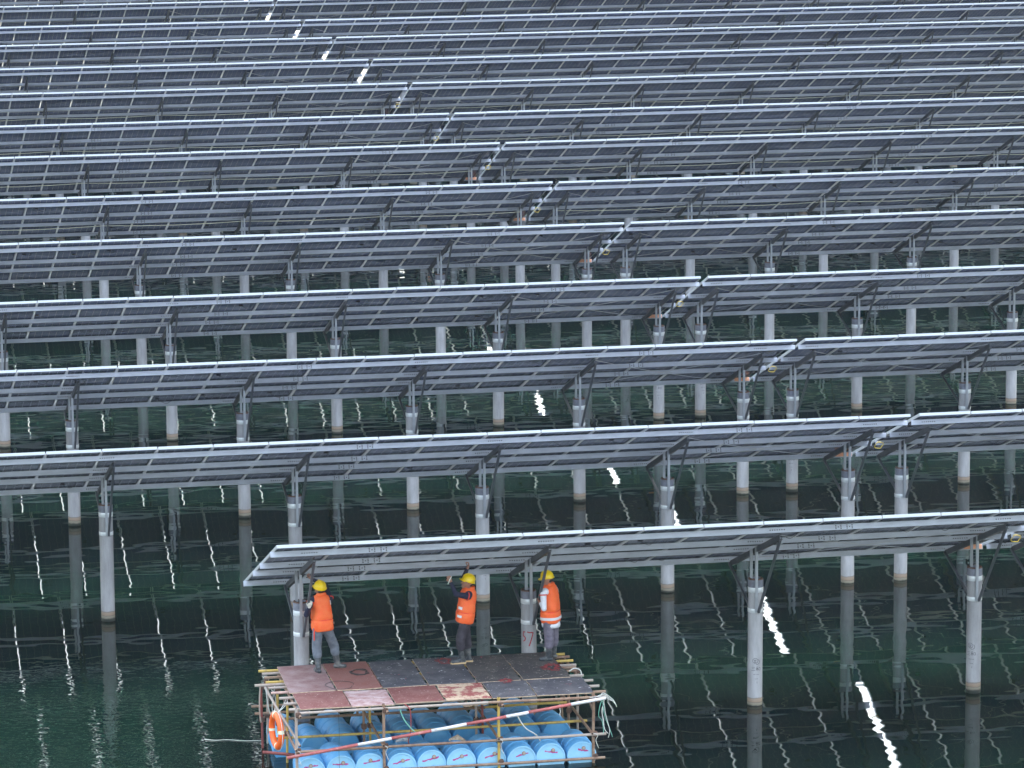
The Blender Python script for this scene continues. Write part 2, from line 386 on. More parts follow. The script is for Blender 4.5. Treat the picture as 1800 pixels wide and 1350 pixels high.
    if left:
        # loose cable loop and orange sleeve where the two tables meet
        cpt = sp(rnd.uniform(-0.03, 0.06), rnd.uniform(2.6, 3.0), rnd.uniform(-0.29, -0.22)); pts = [cpt+Vector((0.10*math.cos(t_)+0.02*math.sin(3*t_), 0.02*math.cos(t_), 0.07*math.sin(t_))) for t_ in [2*math.pi*k/18 for k in range(18)]]
        cpt = None
        link('cable_loop', MB().tube(pts, 0.008, 6, closed=True).mesh('cable_loop', M['yellow_cable'], True), root)
        q = sp(0, 5.20-0.031, -FR-PH/2)
        link('orange_sleeve', MB().box((-0.34, -0.003, -PH/2+0.01), (0.045, 0.003, PH/2-0.004)).mesh('orange_sleeve', M['orange_sleeve']), root, q, (-TILT, 0, 0))
    return root, piles
TABLES = {}
for row in range(14):
    for side in ('left', 'right'):
        TABLES[(row, side)] = make_table(row, side)

# ------------------------------------------------------------------ writing on the piles
def pile_marks(pl, strokes, z0, face, width, material, name):
    """strokes: lists of (x, z) in metres, wrapped round the pile about its camera-facing side"""
    mb = MB(); rr = PILE_R+0.002
    for st in strokes:
        pts = []
        for (xa, za), (xb, zb) in zip(st, st[1:]):
            for k in range(4): pts.append((xa+(xb-xa)*k/4, za+(zb-za)*k/4))
        pts.append(st[-1]); o = len(mb.v)
        for i, (x_, z_) in enumerate(pts):
            a, c = pts[max(0, i-1)], pts[min(len(pts)-1, i+1)]
            dx, dz = c[0]-a[0], c[1]-a[1]; l_ = math.hypot(dx, dz) or 1; nx, nz_ = -dz/l_*width/2, dx/l_*width/2
            for sg in (-1, 1):
                an = (x_+sg*nx)/PILE_R
                mb.v.append((rr*math.sin(face+an), -rr*math.cos(face+an), z0+z_+sg*nz_))
        for i in range(len(pts)-1): mb.f.append((o+2*i, o+2*i+2, o+2*i+3, o+2*i+1)); mb.m.append(0)
    ob = link(name, mb.mesh(name, material), pl); ob.rotation_euler = (0, 0, -pl.rotation_euler.z); ob['kind'] = 'stuff'
    return ob
row1 = TABLES[(0, 'left')][1]
face = -0.17
pile_marks(row1[2], [[(-0.072, 0.30), (-0.118, 0.298), (-0.122, 0.215), (-0.092, 0.21), (-0.072, 0.18), (-0.078, 0.14), (-0.118, 0.11)],
    [(-0.035, 0.305), (0.0, 0.29), (0.085, 0.285)], [(0.085, 0.29), (0.07, 0.23), (0.03, 0.10), (0.0, 0.02)]], 1.44, face, 0.023, M['red_paint'], 'painted_number')
def circ(cx, cz, r_, a0=0, a1=360, k=14): return [(cx+r_*math.cos(R(a0+(a1-a0)*i/k)), cz+r_*math.sin(R(a0+(a1-a0)*i/k))) for i in range(k+1)]
emblem = [circ(-0.005, 0.0, 0.052), circ(0.03, -0.02, 0.052, -120, 60), [(-0.035, 0.015), (0.02, 0.015)], [(-0.02, 0.015), (-0.02, -0.03)], [(0.005, 0.015), (0.0, -0.03)], [(-0.03, -0.03), (0.02, -0.03)]]
def shift(st, dx, dz): return [[(a+dx, c+dz) for a, c in q] for q in st]
three = [[(-0.03, 0.03), (0.03, 0.03)], [(-0.025, 0.0), (0.025, 0.0)], [(-0.035, -0.035), (0.035, -0.035)]]
he = [[(-0.04, 0.03), (-0.01, 0.04)], [(-0.05, 0.008), (0.0, 0.008)], [(-0.024, 0.035), (-0.024, -0.045)], [(-0.024, 0.005), (-0.05, -0.03)], [(-0.024, 0.005), (0.0, -0.025)], [(0.012, 0.02), (0.045, 0.02), (0.045, -0.03), (0.012, -0.03), (0.012, 0.02)]]
small = [[(x_, 0.0), (x_+0.008, 0.0), (x_+0.008, -0.014)] for x_ in (-0.04, -0.02, 0.005, 0.03, 0.055)]
def maker_mark(pl, z, fc):
    st = shift(emblem, 0, 0)+shift(three, -0.045, -0.16)+shift(he, 0.055, -0.16)+shift(small, 0, -0.27)+shift(small[1:4], 0.01, -0.36)+[[(0.03, -0.42), (0.03, -0.455)]]
    pile_marks(pl, st, z, fc, 0.007, M['ink'], 'stencilled_mark')
maker_mark(row1[1], 0.92, face); maker_mark(row1[0], 0.98, face-0.55)
for (rw, sd_), idx in (((3, 'left'), 0), ((3, 'right'), 0), ((2, 'right'), 0), ((1, 'left'), 2), ((4, 'right'), 0), ((3, 'right'), 1)):
    pp = TABLES[(rw, sd_)][1]
    if idx < len(pp): maker_mark(pp[idx], rnd.uniform(0.9, 1.7), face+rnd.uniform(-0.4, 0.5))

# ------------------------------------------------------------------ raft
DZ = 1.34
def splat(name, base, dust, amt, speck, speck_thr, rough=0.7, sscale=26, lay=3.0):
    m = mat(name, base, rough, 0, col2=dust, thr=amt, vscale=lay, bump=0.002, bscale=50)
    n, L, b = nodes(m); src = b.inputs['Base Color'].links[0].from_socket
    vec = [q for q in n if q.bl_idname == 'ShaderNodeVectorMath'][0].outputs[0]
    for k, (c, th, sc) in enumerate(((speck, speck_thr, sscale), ((0.36, 0.07, 0.08), speck_thr+0.05, sscale*0.45))):
        t_ = n.new('ShaderNodeTexNoise'); t_.inputs['Scale'].default_value = sc; t_.inputs['Detail'].default_value = 3; t_.inputs['Distortion'].default_value = 0.8
        ofs = n.new('ShaderNodeVectorMath'); ofs.operation = 'ADD'; ofs.inputs[1].default_value = (k*5.3, k*2.1, 0); L.new(vec, ofs.inputs[0]); L.new(ofs.outputs[0], t_.inputs['Vector'])
        mr = n.new('ShaderNodeMapRange'); mr.inputs[1].default_value = th; mr.inputs[2].default_value = th+0.04; L.new(t_.outputs['Fac'], mr.inputs[0])
        mx = n.new('ShaderNodeMix'); mx.data_type = 'RGBA'; mx.inputs[7].default_value = (*c, 1)
        L.new(mr.outputs[0], mx.inputs[0]); L.new(src, mx.inputs[6]); src = mx.outputs[2]
    L.new(src, b.inputs['Base Color']); return m
M['ply_brown'] = splat('ply_dusty_brown', (0.20, 0.095, 0.085), (0.34, 0.245, 0.23), (0.35, 0.7), (0.5, 0.42, 0.38), 0.70)
M['ply_brown2'] = splat('ply_red_brown', (0.23, 0.085, 0.065), (0.26, 0.13, 0.11), (0.4, 0.75), (0.5, 0.42, 0.38), 0.69)
M['ply_black'] = splat('ply_black_film', (0.060, 0.060, 0.070), (0.15, 0.14, 0.14), (0.40, 0.78), (0.55, 0.54, 0.53), 0.655, sscale=13)
M['ply_black2'] = splat('ply_black_muddy', (0.058, 0.053, 0.052), (0.13, 0.115, 0.10), (0.45, 0.75), (0.42, 0.37, 0.31), 0.64, sscale=17, lay=2.2)
M['ply_red'] = splat('ply_red', (0.18, 0.06, 0.052), (0.25, 0.12, 0.10), (0.4, 0.7), (0.6, 0.48, 0.4), 0.67, lay=5)
M['ply_pink'] = splat('ply_pink_washed', (0.30, 0.15, 0.14), (0.50, 0.38, 0.36), (0.38, 0.62), (0.6, 0.5, 0.44), 0.66, lay=5)
M['ply_peeled'] = splat('ply_peeled', (0.28, 0.075, 0.065), (0.55, 0.41, 0.28), (0.47, 0.53), (0.62, 0.5, 0.38), 0.62, lay=4)
M['ply_edge'] = mat('ply_raw_edge', (0.50, 0.37, 0.26), 0.8, 0, var=0.4, vscale=20)
M['pipe_tan'] = mat('pipe_rusty_tan', (0.30, 0.20, 0.135), 0.7, 0, col2=(0.20, 0.10, 0.065), thr=(0.42, 0.7), vscale=9, bump=0.002)
M['pipe_yellow'] = mat('pipe_worn_yellow', (0.56, 0.38, 0.09), 0.6, 0, col2=(0.30, 0.17, 0.08), thr=(0.5, 0.75), vscale=9)
M['pipe_pale'] = mat('pipe_pale', (0.40, 0.33, 0.28), 0.7, 0, col2=(0.34, 0.22, 0.16), thr=(0.5, 0.75), vscale=9)
M['pipe_pink'] = mat('pipe_pink', (0.55, 0.36, 0.30), 0.7, 0, var=0.25, vscale=9)
M['pipe_red'] = mat('pipe_dark_red', (0.24, 0.06, 0.05), 0.65, 0, var=0.35, vscale=9)
M['stripe_red'] = mat('pole_red', (0.40, 0.10, 0.09), 0.6, 0, col2=(0.5, 0.25, 0.22), thr=(0.52, 0.7), vscale=12)
M['stripe_white'] = mat('pole_white', (0.74, 0.70, 0.68), 0.6, 0, col2=(0.40, 0.27, 0.22), thr=(0.6, 0.72), vscale=14)
M['bore'] = mat('pipe_bore', (0.03, 0.02, 0.02), 0.9)
M['drum'] = mat('blue_plastic_drum', (0.09, 0.35, 0.65), 0.42, 0, col2=(0.20, 0.47, 0.70), thr=(0.35, 0.75), vscale=3.5)
M['drum_lid'] = mat('pale_blue_lid', (0.24, 0.52, 0.74), 0.5, 0, col2=(0.36, 0.62, 0.78), thr=(0.3, 0.75), vscale=4)  # paler blue, used on the front-row drum lids only
M['magenta'] = mat('magenta_paint', (0.48, 0.06, 0.24), 0.7, 0, var=0.35, vscale=30)
M['ring_orange'] = mat('ring_orange', (0.90, 0.14, 0.02), 0.45, 0, var=0.06, vscale=5)
M['ring_white'] = mat('ring_band', (0.80, 0.72, 0.50), 0.55)
M['rope_white'] = mat('rope_white', (0.62, 0.62, 0.57), 0.8, 0, var=0.2, vscale=20)
M['rope_red'] = mat('rope_red', (0.33, 0.06, 0.06), 0.7)
M['rope_green'] = mat('rope_green', (0.16, 0.42, 0.32), 0.7)
M['rope_black'] = mat('rope_black', (0.03, 0.03, 0.03), 0.6)
M['plastic_bag'] = mat('grey_plastic_bag', (0.45, 0.45, 0.45), 0.4, var=0.3, vscale=14)

raft = link('work_raft', None, None, (11.8, 71.2, 0))
tag(raft, 'floating work raft of rusty pipes and plywood carried on blue plastic drums', 'raft')
RO = Vector(raft.location)
def rp_(p): return Vector(p)-RO
def pipe(p, q, r_=0.027, mt='pipe_tan', name='pipe', sag=0.0, wob=0.006, k=9):
    p, q = rp_(p), rp_(q); n_ = 5; pts = []
    for i in range(n_):
        t_ = i/(n_-1); a = p.lerp(q, t_)
        if 0 < i < n_-1: a = a+Vector((rnd.uniform(-wob, wob), rnd.uniform(-wob, wob), rnd.uniform(-wob, wob)-sag*math.sin(math.pi*t_)))
        pts.append(a)
    mb = MB().tube(pts, r_, k)
    d = (pts[0]-pts[1]).normalized(); mb.tube([pts[0]+d*0.0005, pts[0]+d*0.0015], r_*0.7, k, 1)
    d = (pts[-1]-pts[-2]).normalized(); mb.tube([pts[-1]+d*0.0005, pts[-1]+d*0.0015], r_*0.7, k, 1)
    return link(name, smooth_by_angle(mb.mesh(name, [M[mt], M['bore']])), raft)
def coupler(p):
    c = rp_(p); mb = MB()
    for ax in range(3):
        hs_ = [0.036, 0.036, 0.036]; hs_[ax] = 0.05
        mx = Matrix.Translation(c) @ Matrix.Rotation(rnd.uniform(-0.4, 0.4), 4, 'XYZ'[ax])
        mb.box([-v for v in hs_], hs_, 0, mx)
    link('coupler', mb.mesh('coupler', M['rust']), raft)
# deck sheets
VB, VS, VF = 72.78, 70.78, 69.62
def sheet(xa, xb, ya, yb, mt, dz=0.0, tiltx=0.0, curl=0.0, skew=0.0, ragged=0.0):
    nx, ny = 8, 8; mb = MB(); top = []; g = 0.006
    for j in range(ny+1):
        for i in range(nx+1):
            u, v = i/nx, j/ny
            x = xa+g+(xb-xa-2*g)*u+skew*v; y = ya+g+(yb-ya-2*g)*v
            if ragged and (i in (0, nx) or j in (0, ny)):
                x += rnd.uniform(-ragged, ragged); y += rnd.uniform(-ragged, ragged)
            z = DZ+dz+tiltx*(u-0.5)+curl*((2*u-1)**2)*(1-v)+0.004*noise.noise(Vector((x*1.7, y*1.7, 3)))
            mb.v.append(tuple(rp_((x, y, z))))
    N = (nx+1)*(ny+1)
    for k in range(N): v = mb.v[k]; mb.v.append((v[0], v[1], v[2]-0.017))
    W_ = nx+1
    for j in range(ny):
        for i in range(nx):
            a = j*W_+i; mb.f.append((a, a+1, a+1+W_, a+W_)); mb.m.append(0)
            mb.f.append((N+a, N+a+W_, N+a+1+W_, N+a+1)); mb.m.append(1)
    def side(idx):
        for a, c in zip(idx, idx[1:]): mb.f.append((a, N+a, N+c, c)); mb.m.append(1)
    side([i for i in range(W_)]); side([nx+j*W_ for j in range(ny+1)]); side([ny*W_+i for i in reversed(range(W_))]); side([j*W_ for j in reversed(range(ny+1))])
    return link('plywood_sheet', mb.mesh('plywood_sheet', [M[mt], M['ply_edge']]), raft)
sheet(9.05, 9.93, VS+0.01, VB, 'ply_brown', 0.003, 0.004, skew=0.02)
sheet(9.95, 10.80, VS-0.03, VB+0.01, 'ply_brown2', 0.010, 0.004, 0.012)
sheet(10.82, 11.66, VS+0.02, VB, 'ply_black', 0.002, 0.01)
sheet(11.69, 12.60, VS, VB-0.01, 'ply_black', 0.008, -0.01)
sheet(12.63, 13.46, VS+0.03, VB, 'ply_black2', 0.002, 0.005)
sheet(13.48, 14.42, VS+0.02, VB-0.02, 'ply_black2', 0.009, 0.0, skew=-0.04, ragged=0.02)
sheet(9.10, 10.05, VF, VS, 'ply_red', -0.004, 0.003)
sheet(10.06, 10.86, VF+0.01, VS-0.04, 'ply_pink', -0.012, -0.004)
sheet(10.88, 11.80, VF+0.02, VS, 'ply_red', 0.0, 0.006)
sheet(11.82, 12.68, VF+0.03, VS-0.01, 'ply_peeled', 0.003, -0.006, ragged=0.015)
sheet(12.70, 13.52, VF+0.01, VS+0.01, 'ply_black', 0.0, 0.004)
sheet(13.54, 14.62, VF, VS, 'ply_black', 0.004, 0.0, ragged=0.012)
sheet(12.15, 12.62, VF-0.02, VF+0.16, 'ply_edge', -0.10, 0.02, ragged=0.03)
# joists poking out at both ends
LE_ = [(8.71, 72.72, 'pipe_yellow'), (8.75, 72.50, 'pipe_pale'), (8.76, 72.20, 'pipe_tan'), (8.74, 71.86, 'pipe_yellow'), (8.51, 71.68, 'pipe_pale'), (8.74, 71.44, 'pipe_pale'), (8.74, 71.06, 'pipe_pink'), (8.84, 70.66, 'pipe_pale'), (8.87, 70.24, 'pipe_pale'), (8.91, 69.82, 'pipe_pale')]
RE_ = [14.69, 14.74, 14.75, 14.74, 14.70, 14.66, 14.72, 14.82, 14.85, 14.88]
RC_ = ['pipe_yellow', 'pipe_tan', 'pipe_yellow', 'pipe_pale', 'pipe_tan', 'pipe_tan', 'pipe_pale', 'pipe_pale', 'pipe_pale', 'pipe_tan']
for (xl, y, mt), xr, mr_ in zip(LE_, RE_, RC_):
    xm = rnd.uniform(10.8, 12.5)
    pipe((xl, y, 1.284), (xm+0.3, y+0.0, 1.284), 0.027, mt); pipe((xm-0.2, y+0.06, 1.284), (xr, y+0.05, 1.284), 0.027, mr_)
pipe((9.0, 69.60, 1.265), (12.75, 69.58, 1.275), 0.026, 'pipe_pale'); pipe((12.6, 69.57, 1.275), (14.85, 69.58, 1.26), 0.026, 'pipe_tan')
# bearers across, posts, rails
POSTX = [9.05, 10.67, 12.83, 14.62]
for x in POSTX: pipe((x+0.03, 69.45, 1.225), (x+0.03, 72.9 if x not in (9.05,) else 72.7, 1.225), 0.026, 'pipe_tan')
for x, mt in zip(POSTX, ('pipe_pale', 'pipe_tan', 'pipe_yellow', 'pipe_tan')):
    pipe((x-0.03, 69.60, -0.25), (x-0.03, 69.60, 1.36), 0.028, mt, 'upright'); coupler((x, 69.59, 1.24)); coupler((x, 69.6, 0.55)); coupler((x, 69.58, 0.12))
for x, y, mt in ((8.99, 70.8, 'pipe_yellow'), (8.93, 71.55, 'pipe_yellow'), (8.80, 72.2, 'pipe_pale'), (8.67, 71.9, 'pipe_red'), (10.48, 71.0, 'pipe_tan'), (10.60, 71.05, 'pipe_yellow'), (12.62, 71.0, 'pipe_pale'), (12.74, 71.0, 'pipe_red'), (14.47, 71.3, 'pipe_tan'), (14.74, 71.8, 'pipe_pale'), (10.6, 72.62, 'pipe_tan'), (12.7, 72.6, 'pipe_tan'), (14.6, 72.6, 'pipe_tan')):
    pipe((x, y, -0.2), (x+rnd.uniform(-0.03, 0.03), y, 1.25), 0.024, mt, 'upright'); coupler((x, y, 1.2)); coupler((x, y, 0.56))
for y, z, xa, xb, mt in ((69.55, 0.10, 8.9, 14.80, 'pipe_tan'), (69.57, 0.545, 9.0, 13.2, 'pipe_tan'), (69.54, 0.56, 12.75, 14.82, 'pipe_pale'), (70.62, 0.53, 8.75, 14.68, 'pipe_yellow'), (71.62, 0.62, 8.85, 12.9, 'pipe_tan'), (71.66, 0.62, 12.6, 14.5, 'pipe_yellow'), (72.62, 0.62, 8.55, 12.9, 'pipe_tan'), (72.58, 0.64, 12.7, 14.8, 'pipe_pale')):
    pipe((xa, y, z), (xb, y, z), 0.026, mt, 'rail')
for x in (9.0, 10.62, 12.78, 14.55): pipe((x, 69.5, 0.585), (x, 72.8, 0.585), 0.026, 'pipe_tan', 'rail')
pipe((8.72, 71.9, 1.2), (9.1, 69.75, 0.6), 0.024, 'pipe_pale', 'stay'); pipe((14.6, 69.62, 0.98), (14.62, 71.2, 1.24), 0.022, 'pipe_tan', 'stay')
pipe((8.55, 72.1, 0.62), (9.3, 72.1, 0.62), 0.026, 'pipe_tan', 'stay'); pipe((8.55, 70.9, 0.2), (9.3, 70.6, 0.16), 0.03, 'pipe_red', 'stay'); pipe((8.9, 70.0, -0.02), (9.25, 70.0, 0.02), 0.03, 'pipe_red', 'stay')
# drums
DR = 0.284; DL = 0.88
prof = [(0.0001, 0.014), (DR-0.035, 0.014), (DR-0.03, 0.0), (DR-0.012, 0.0), (DR-0.004, 0.012), (DR-0.006, 0.055), (DR, 0.075), (DR, 0.27), (DR+0.010, 0.28), (DR+0.010, 0.305), (DR, 0.315), (DR, 0.56), (DR+0.010, 0.57), (DR+0.010, 0.595), (DR, 0.605), (DR, 0.80), (DR-0.006, 0.825), (DR-0.004, 0.868), (DR-0.03, 0.88), (0.0001, 0.87)]
drum_front = smooth_by_angle(MB().lathe(prof, 28, mis=[1]*4+[0]*15).mesh('drum', [M['drum'], M['drum_lid']]), 35)
drum_back = smooth_by_angle(MB().lathe(prof, 28).mesh('drum', [M['drum']]), 35)
bung = smooth_by_angle(MB().lathe([(0.036, 0.016), (0.036, -0.004), (0.028, -0.008), (0.0001, -0.006)], 14, mis=[0, 0, 1]).mesh('bung', [M['pipe_tan'], M['pipe_pale']]))
def drum(x, y, z, front, spin):
    me = drum_front if front else drum_back
    d = link('drum', me, raft, rp_((x, y, z)), (R(-90)+rnd.uniform(-0.05, 0.05), 0, rnd.uniform(-0.09, 0.09)))
    if front:
        link('bung', bung, d, (0.05*math.cos(spin), 0.15*math.sin(-1.4+0.3*spin), 0))
        mb = MB(); a = rnd.uniform(-0.4, 0.35); n_ = 8; ln_ = rnd.uniform(0.55, 1.0); sh_ = rnd.uniform(-0.03, 0.03)
        for i in range(n_+1):
            t_ = i/n_; x_ = (-0.17+0.34*t_)*ln_+sh_+rnd.uniform(-0.006, 0.006); wd = 0.015*(0.4+rnd.random()*0.9)
            yv = -0.11+a*x_+rnd.uniform(-0.008, 0.008)
            mb.v += [(x_, yv-wd, 0.0105), (x_, yv+wd, 0.0105)]
        for i in range(n_): mb.f.append((2*i, 2*i+1, 2*i+3, 2*i+2)); mb.m.append(0)
        link('paint_mark', mb.mesh('paint_mark', M['magenta']), d)
for k in range(10): drum(9.27+k*0.566+rnd.uniform(-0.015, 0.015), 69.62+rnd.uniform(-0.03, 0.04), 0.125+rnd.uniform(-0.015, 0.015), True, rnd.uniform(-1.6, 1.6))
for x in (9.06, 9.58, 10.12, 10.78, 11.35, 11.92, 12.48, 13.05, 13.62, 14.19): drum(x+rnd.uniform(-0.02, 0.02), 71.12+rnd.uniform(-0.06, 0.06), 0.15+rnd.uniform(-0.02, 0.02), False, 0)
for x in (9.10, 10.15, 10.72, 11.36, 11.94, 12.52, 13.08, 13.70): drum(x+rnd.uniform(-0.03, 0.03), 72.06+rnd.uniform(-0.03, 0.03), 0.09+rnd.uniform(-0.03, 0.03), False, 0)

# striped pole leaning along the front rails
p, q = rp_((8.82, 69.50, 0.46)), rp_((14.80, 69.47, 1.27)); mb = MB(); n_ = 10
cuts = [0, 0.22, 0.325, 0.45, 0.56, 0.685, 0.755, 0.89, 1.0]
for i in range(8):
    a, c = p.lerp(q, cuts[i]), p.lerp(q, cuts[i+1]); mb.tube([a, a.lerp(c, 0.5)-Vector((0, 0, 0.004)), c], 0.030, 10, i % 2)
link('striped_pole', mb.mesh('striped_pole', [M['stripe_red'], M['stripe_white']], True), raft)['label'] = 'red and white striped pole lashed slanting along the front'
# ropes
def rope(pts, r_=0.007, mt='rope_white', closed=False, parent=raft, name='rope', k=5):
    P = [rp_(q) for q in pts]
    sm = []
    n_ = len(P)
    for i in range(n_ if closed else n_-1):
        p0, p1, p2, p3 = P[(i-1) % n_ if closed else max(i-1, 0)], P[i], P[(i+1) % n_], P[(i+2) % n_ if closed else min(i+2, n_-1)]
        for s_ in range(5):
            t_ = s_/5; sm.append(0.5*((2*p1)+(-p0+p2)*t_+(2*p0-5*p1+4*p2-p3)*t_*t_+(-p0+3*p1-3*p2+p3)*t_**3))
    if not closed: sm.append(P[-1])
    return link(name, MB().tube(sm, r_, k, closed=closed).mesh(name, M[mt], True), parent)
for i in range(5):
    x = 14.66+rnd.uniform(0, 0.12); z = 1.22; pts = [(x, 69.5, z)]
    for k in range(5): x += rnd.uniform(-0.05, 0.09); z -= rnd.uniform(0.06, 0.2); pts.append((x, 69.48+rnd.uniform(-0.05, 0.05), max(z, 0.45)))
    rope(pts, 0.007, 'rope_white' if i % 3 else 'rope_green')
for i in range(3): rope([(14.5+0.1*i, 69.5, 1.28), (14.75, 69.45, 1.31+0.03*i), (14.88+0.03*i, 69.5, 1.22), (14.95+0.03*i, 69.48, 1.20-0.06*i)], 0.007)
rope([(14.46, 71.2, 1.35), (14.55, 71.15, 1.42), (14.66, 71.1, 1.38), (14.68, 71.1, 1.2), (14.66, 71.0, 1.0)], 0.012)
rope([(10.93, 69.6, 1.30), (10.98, 69.55, 1.12), (11.06, 69.5, 0.98), (11.17, 69.5, 0.85), (11.30, 69.55, 0.72)], 0.011, 'rope_green')
rope([(11.03, 69.6, 1.33), (11.12, 69.55, 1.25), (11.14, 69.54, 1.05), (11.14, 69.6, 0.8), (11.12, 69.75, 0.55), (11.22, 69.9, 0.45)], 0.011, 'rope_red')
rope([(13.12, 69.5, 1.05), (13.18, 69.5, 0.92), (13.3, 69.52, 0.75), (13.5, 69.6, 0.60), (13.6, 69.7, 0.45)], 0.012)
rope([(8.72, 71.7, 1.26), (8.74, 71.65, 1.0), (8.80, 71.65, 0.72), (8.90, 71.65, 0.85), (8.88, 71.65, 1.1), (8.78, 71.66, 1.25)], 0.010)
rope([(8.62, 71.7, 1.26), (8.60, 71.7, 1.0), (8.60, 71.7, 0.75), (8.62, 71.72, 0.55)], 0.014, 'pipe_pale'); rope([(8.92, 71.9, 1.2), (8.86, 71.9, 0.8), (8.9, 71.9, 0.6)], 0.008)
rope([(9.0, 70.75, 1.28), (8.9, 70.6, 1.15), (8.78, 70.36, 1.10), (8.95, 70.5, 1.2), (9.0, 70.7, 1.24)], 0.008)
rope([(9.8, 69.62, 1.3), (9.81, 69.6, 0.9), (9.8, 69.6, 0.5), (9.81, 69.6, 0.1)], 0.003, 'rope_black')
for x in (9.02, 10.64, 12.8, 14.6): rope([(x-0.05, 69.52, 0.6), (x+0.05, 69.5, 0.55), (x+0.02, 69.52, 0.45), (x+0.07, 69.5, 0.3)], 0.006)
rope([(7.65, 72.7, 0.012), (7.84, 72.58, 0.012), (8.08, 72.57, 0.012), (8.39, 72.42, 0.012), (8.71, 72.39, 0.012)], 0.007, 'rope_white')
link('rag', MB().tube([rp_((12.0, 70.4, 0.36)), rp_((12.15, 70.36, 0.40)), rp_((12.3, 70.4, 0.34))], [0.03, 0.08, 0.02], 7).mesh('rag', M['ply_edge']), raft)
link('plastic_bag', MB().tube([rp_((11.0, 70.5, 0.36)), rp_((11.12, 70.5, 0.44)), rp_((11.25, 70.55, 0.36))], [0.02, 0.07, 0.03], 7).mesh('plastic_bag', M['plastic_bag']), raft)

# ------------------------------------------------------------------ life ring, coils and cords lying about
lr = link('life_ring', None, None, (8.74, 70.32, 0.76)); tag(lr, 'orange life ring with pale bands hanging at the left end of the raft', 'life ring')
nrm = Vector((-0.985, -0.17, 0)).normalized(); ta = Vector((0, 0, 1)); tb_ = nrm.cross(ta)
def torus(mb, R0, r0, a0, a1, n_, mi, flat=0.85):
    o = len(mb.v); k = 14; full = abs(a1-a0-2*math.pi) < 1e-6
    for i in range(n_+(0 if full else 1)):
        a = a0+(a1-a0)*i/n_; d = ta*math.cos(a)+tb_*math.sin(a)
        for j in range(k):
            b_ = 2*math.pi*j/k; mb.v.append(tuple(d*(R0+r0*math.cos(b_))+nrm*(r0*flat*math.sin(b_))))
    for i in range(n_):
        for j in range(k):
            i2 = (i+1) % n_ if full else i+1; j2 = (j+1) % k
            mb.f.append((o+i*k+j, o+i2*k+j, o+i2*k+j2, o+i*k+j2)); mb.m.append(mi)
mb = MB(); torus(mb, 0.29, 0.068, 0, 2*math.pi, 48, 0); link('buoy', mb.mesh('buoy', M['ring_orange'], True), lr)
for a in (0.15, 0.15+math.pi/2, 0.15+math.pi, 0.15-math.pi/2):
    mb = MB(); torus(mb, 0.29, 0.0705, a-0.10, a+0.10, 5, 0); link('band', mb.mesh('band', M['ring_white'], True), lr)
mb = MB(); pts = [(ta*math.cos(a)+tb_*math.sin(a))*(0.365+0.025*abs(math.sin(2*(a-0.15)))) for a in [2*math.pi*k/40 for k in range(40)]]
link('grab_line', mb.tube(pts, 0.006, 5, closed=True).mesh('grab_line', M['rope_white'], True), lr)
def coil(x, y, rx, ry, turns, mt, name, label, cat, r_=0.006, mess=0.02):
    pts = []; n_ = int(26*turns)
    for i in range(n_):
        a = 2*math.pi*i/26; j = rnd.uniform(-mess, mess)
        pts.append((x+(rx+j+0.03*math.sin(i*0.7))*math.cos(a)+0.02*(i//26), y+(ry+j)*math.sin(a)+0.01*(i//26), DZ+0.012+r_+0.004*(i//26)))
    mb = MB().tube([Vector(q)-Vector((x, y, DZ)) for q in pts], r_, 5)
    tag(link(name, mb.mesh(name, M[mt], True), None, (x, y, DZ)), label, cat)
coil(10.53, 71.95, 0.15, 0.20, 3, 'rope_black', 'wire_coil', 'small coil of black wire on the red brown plywood beside the seam', 'wire coil', 0.006)
coil(10.05, 71.10, 0.255, 0.30, 1.02, 'rope_black', 'wire_loop', 'single wide loop of thin black wire on the dusty brown plywood', 'wire', 0.005, 0.0)
coil(12.25, 72.45, 0.10, 0.18, 2.4, 'rope_red', 'red_cord', 'tangled red cord on black plywood left of the middle worker', 'cord', 0.004, 0.05)
coil(14.18, 71.55, 0.13, 0.20, 2.6, 'rope_red', 'red_cord', 'tangled red cord on black plywood in front of the white sleeved worker', 'cord', 0.005, 0.09)
coil(13.15, 70.75, 0.08, 0.12, 2.2, 'rope_red', 'red_cord', 'small bunch of red cord on the seam near the middle of the deck', 'cord', 0.005, 0.06)

# ------------------------------------------------------------------ workers
M['skin'] = mat('skin', (0.40, 0.20, 0.14), 0.55, 0, var=0.12, vscale=18)
M['navy'] = mat('navy_shirt', (0.020, 0.022, 0.05), 0.85, 0, var=0.35, vscale=14, bump=0.006, bscale=14)
M['white_shirt'] = mat('white_shirt', (0.72, 0.72, 0.76), 0.8, 0, var=0.08, vscale=14, bump=0.006, bscale=14)
M['grey_trousers'] = mat('grey_work_trousers', (0.105, 0.125, 0.155), 0.9, 0, col2=(0.19, 0.205, 0.23), thr=(0.35, 0.7), vscale=9, bump=0.012, bscale=12)
M['dark_trousers'] = mat('dark_work_trousers', (0.030, 0.026, 0.034), 0.85, 0, col2=(0.075, 0.065, 0.08), thr=(0.4, 0.75), vscale=9, bump=0.012, bscale=12)
M['mauve_trousers'] = mat('mauve_grey_trousers', (0.115, 0.10, 0.135), 0.9, 0, col2=(0.19, 0.17, 0.21), thr=(0.35, 0.7), vscale=9, bump=0.012, bscale=12)
M['boot'] = mat('muddy_rubber_boot', (0.035, 0.042, 0.05), 0.4, 0, col2=(0.17, 0.165, 0.155), thr=(0.45, 0.7), vscale=8)
M['sole'] = mat('tan_boot_sole', (0.55, 0.38, 0.20), 0.7)
M['glove'] = mat('white_cotton_glove', (0.72, 0.68, 0.60), 0.9)
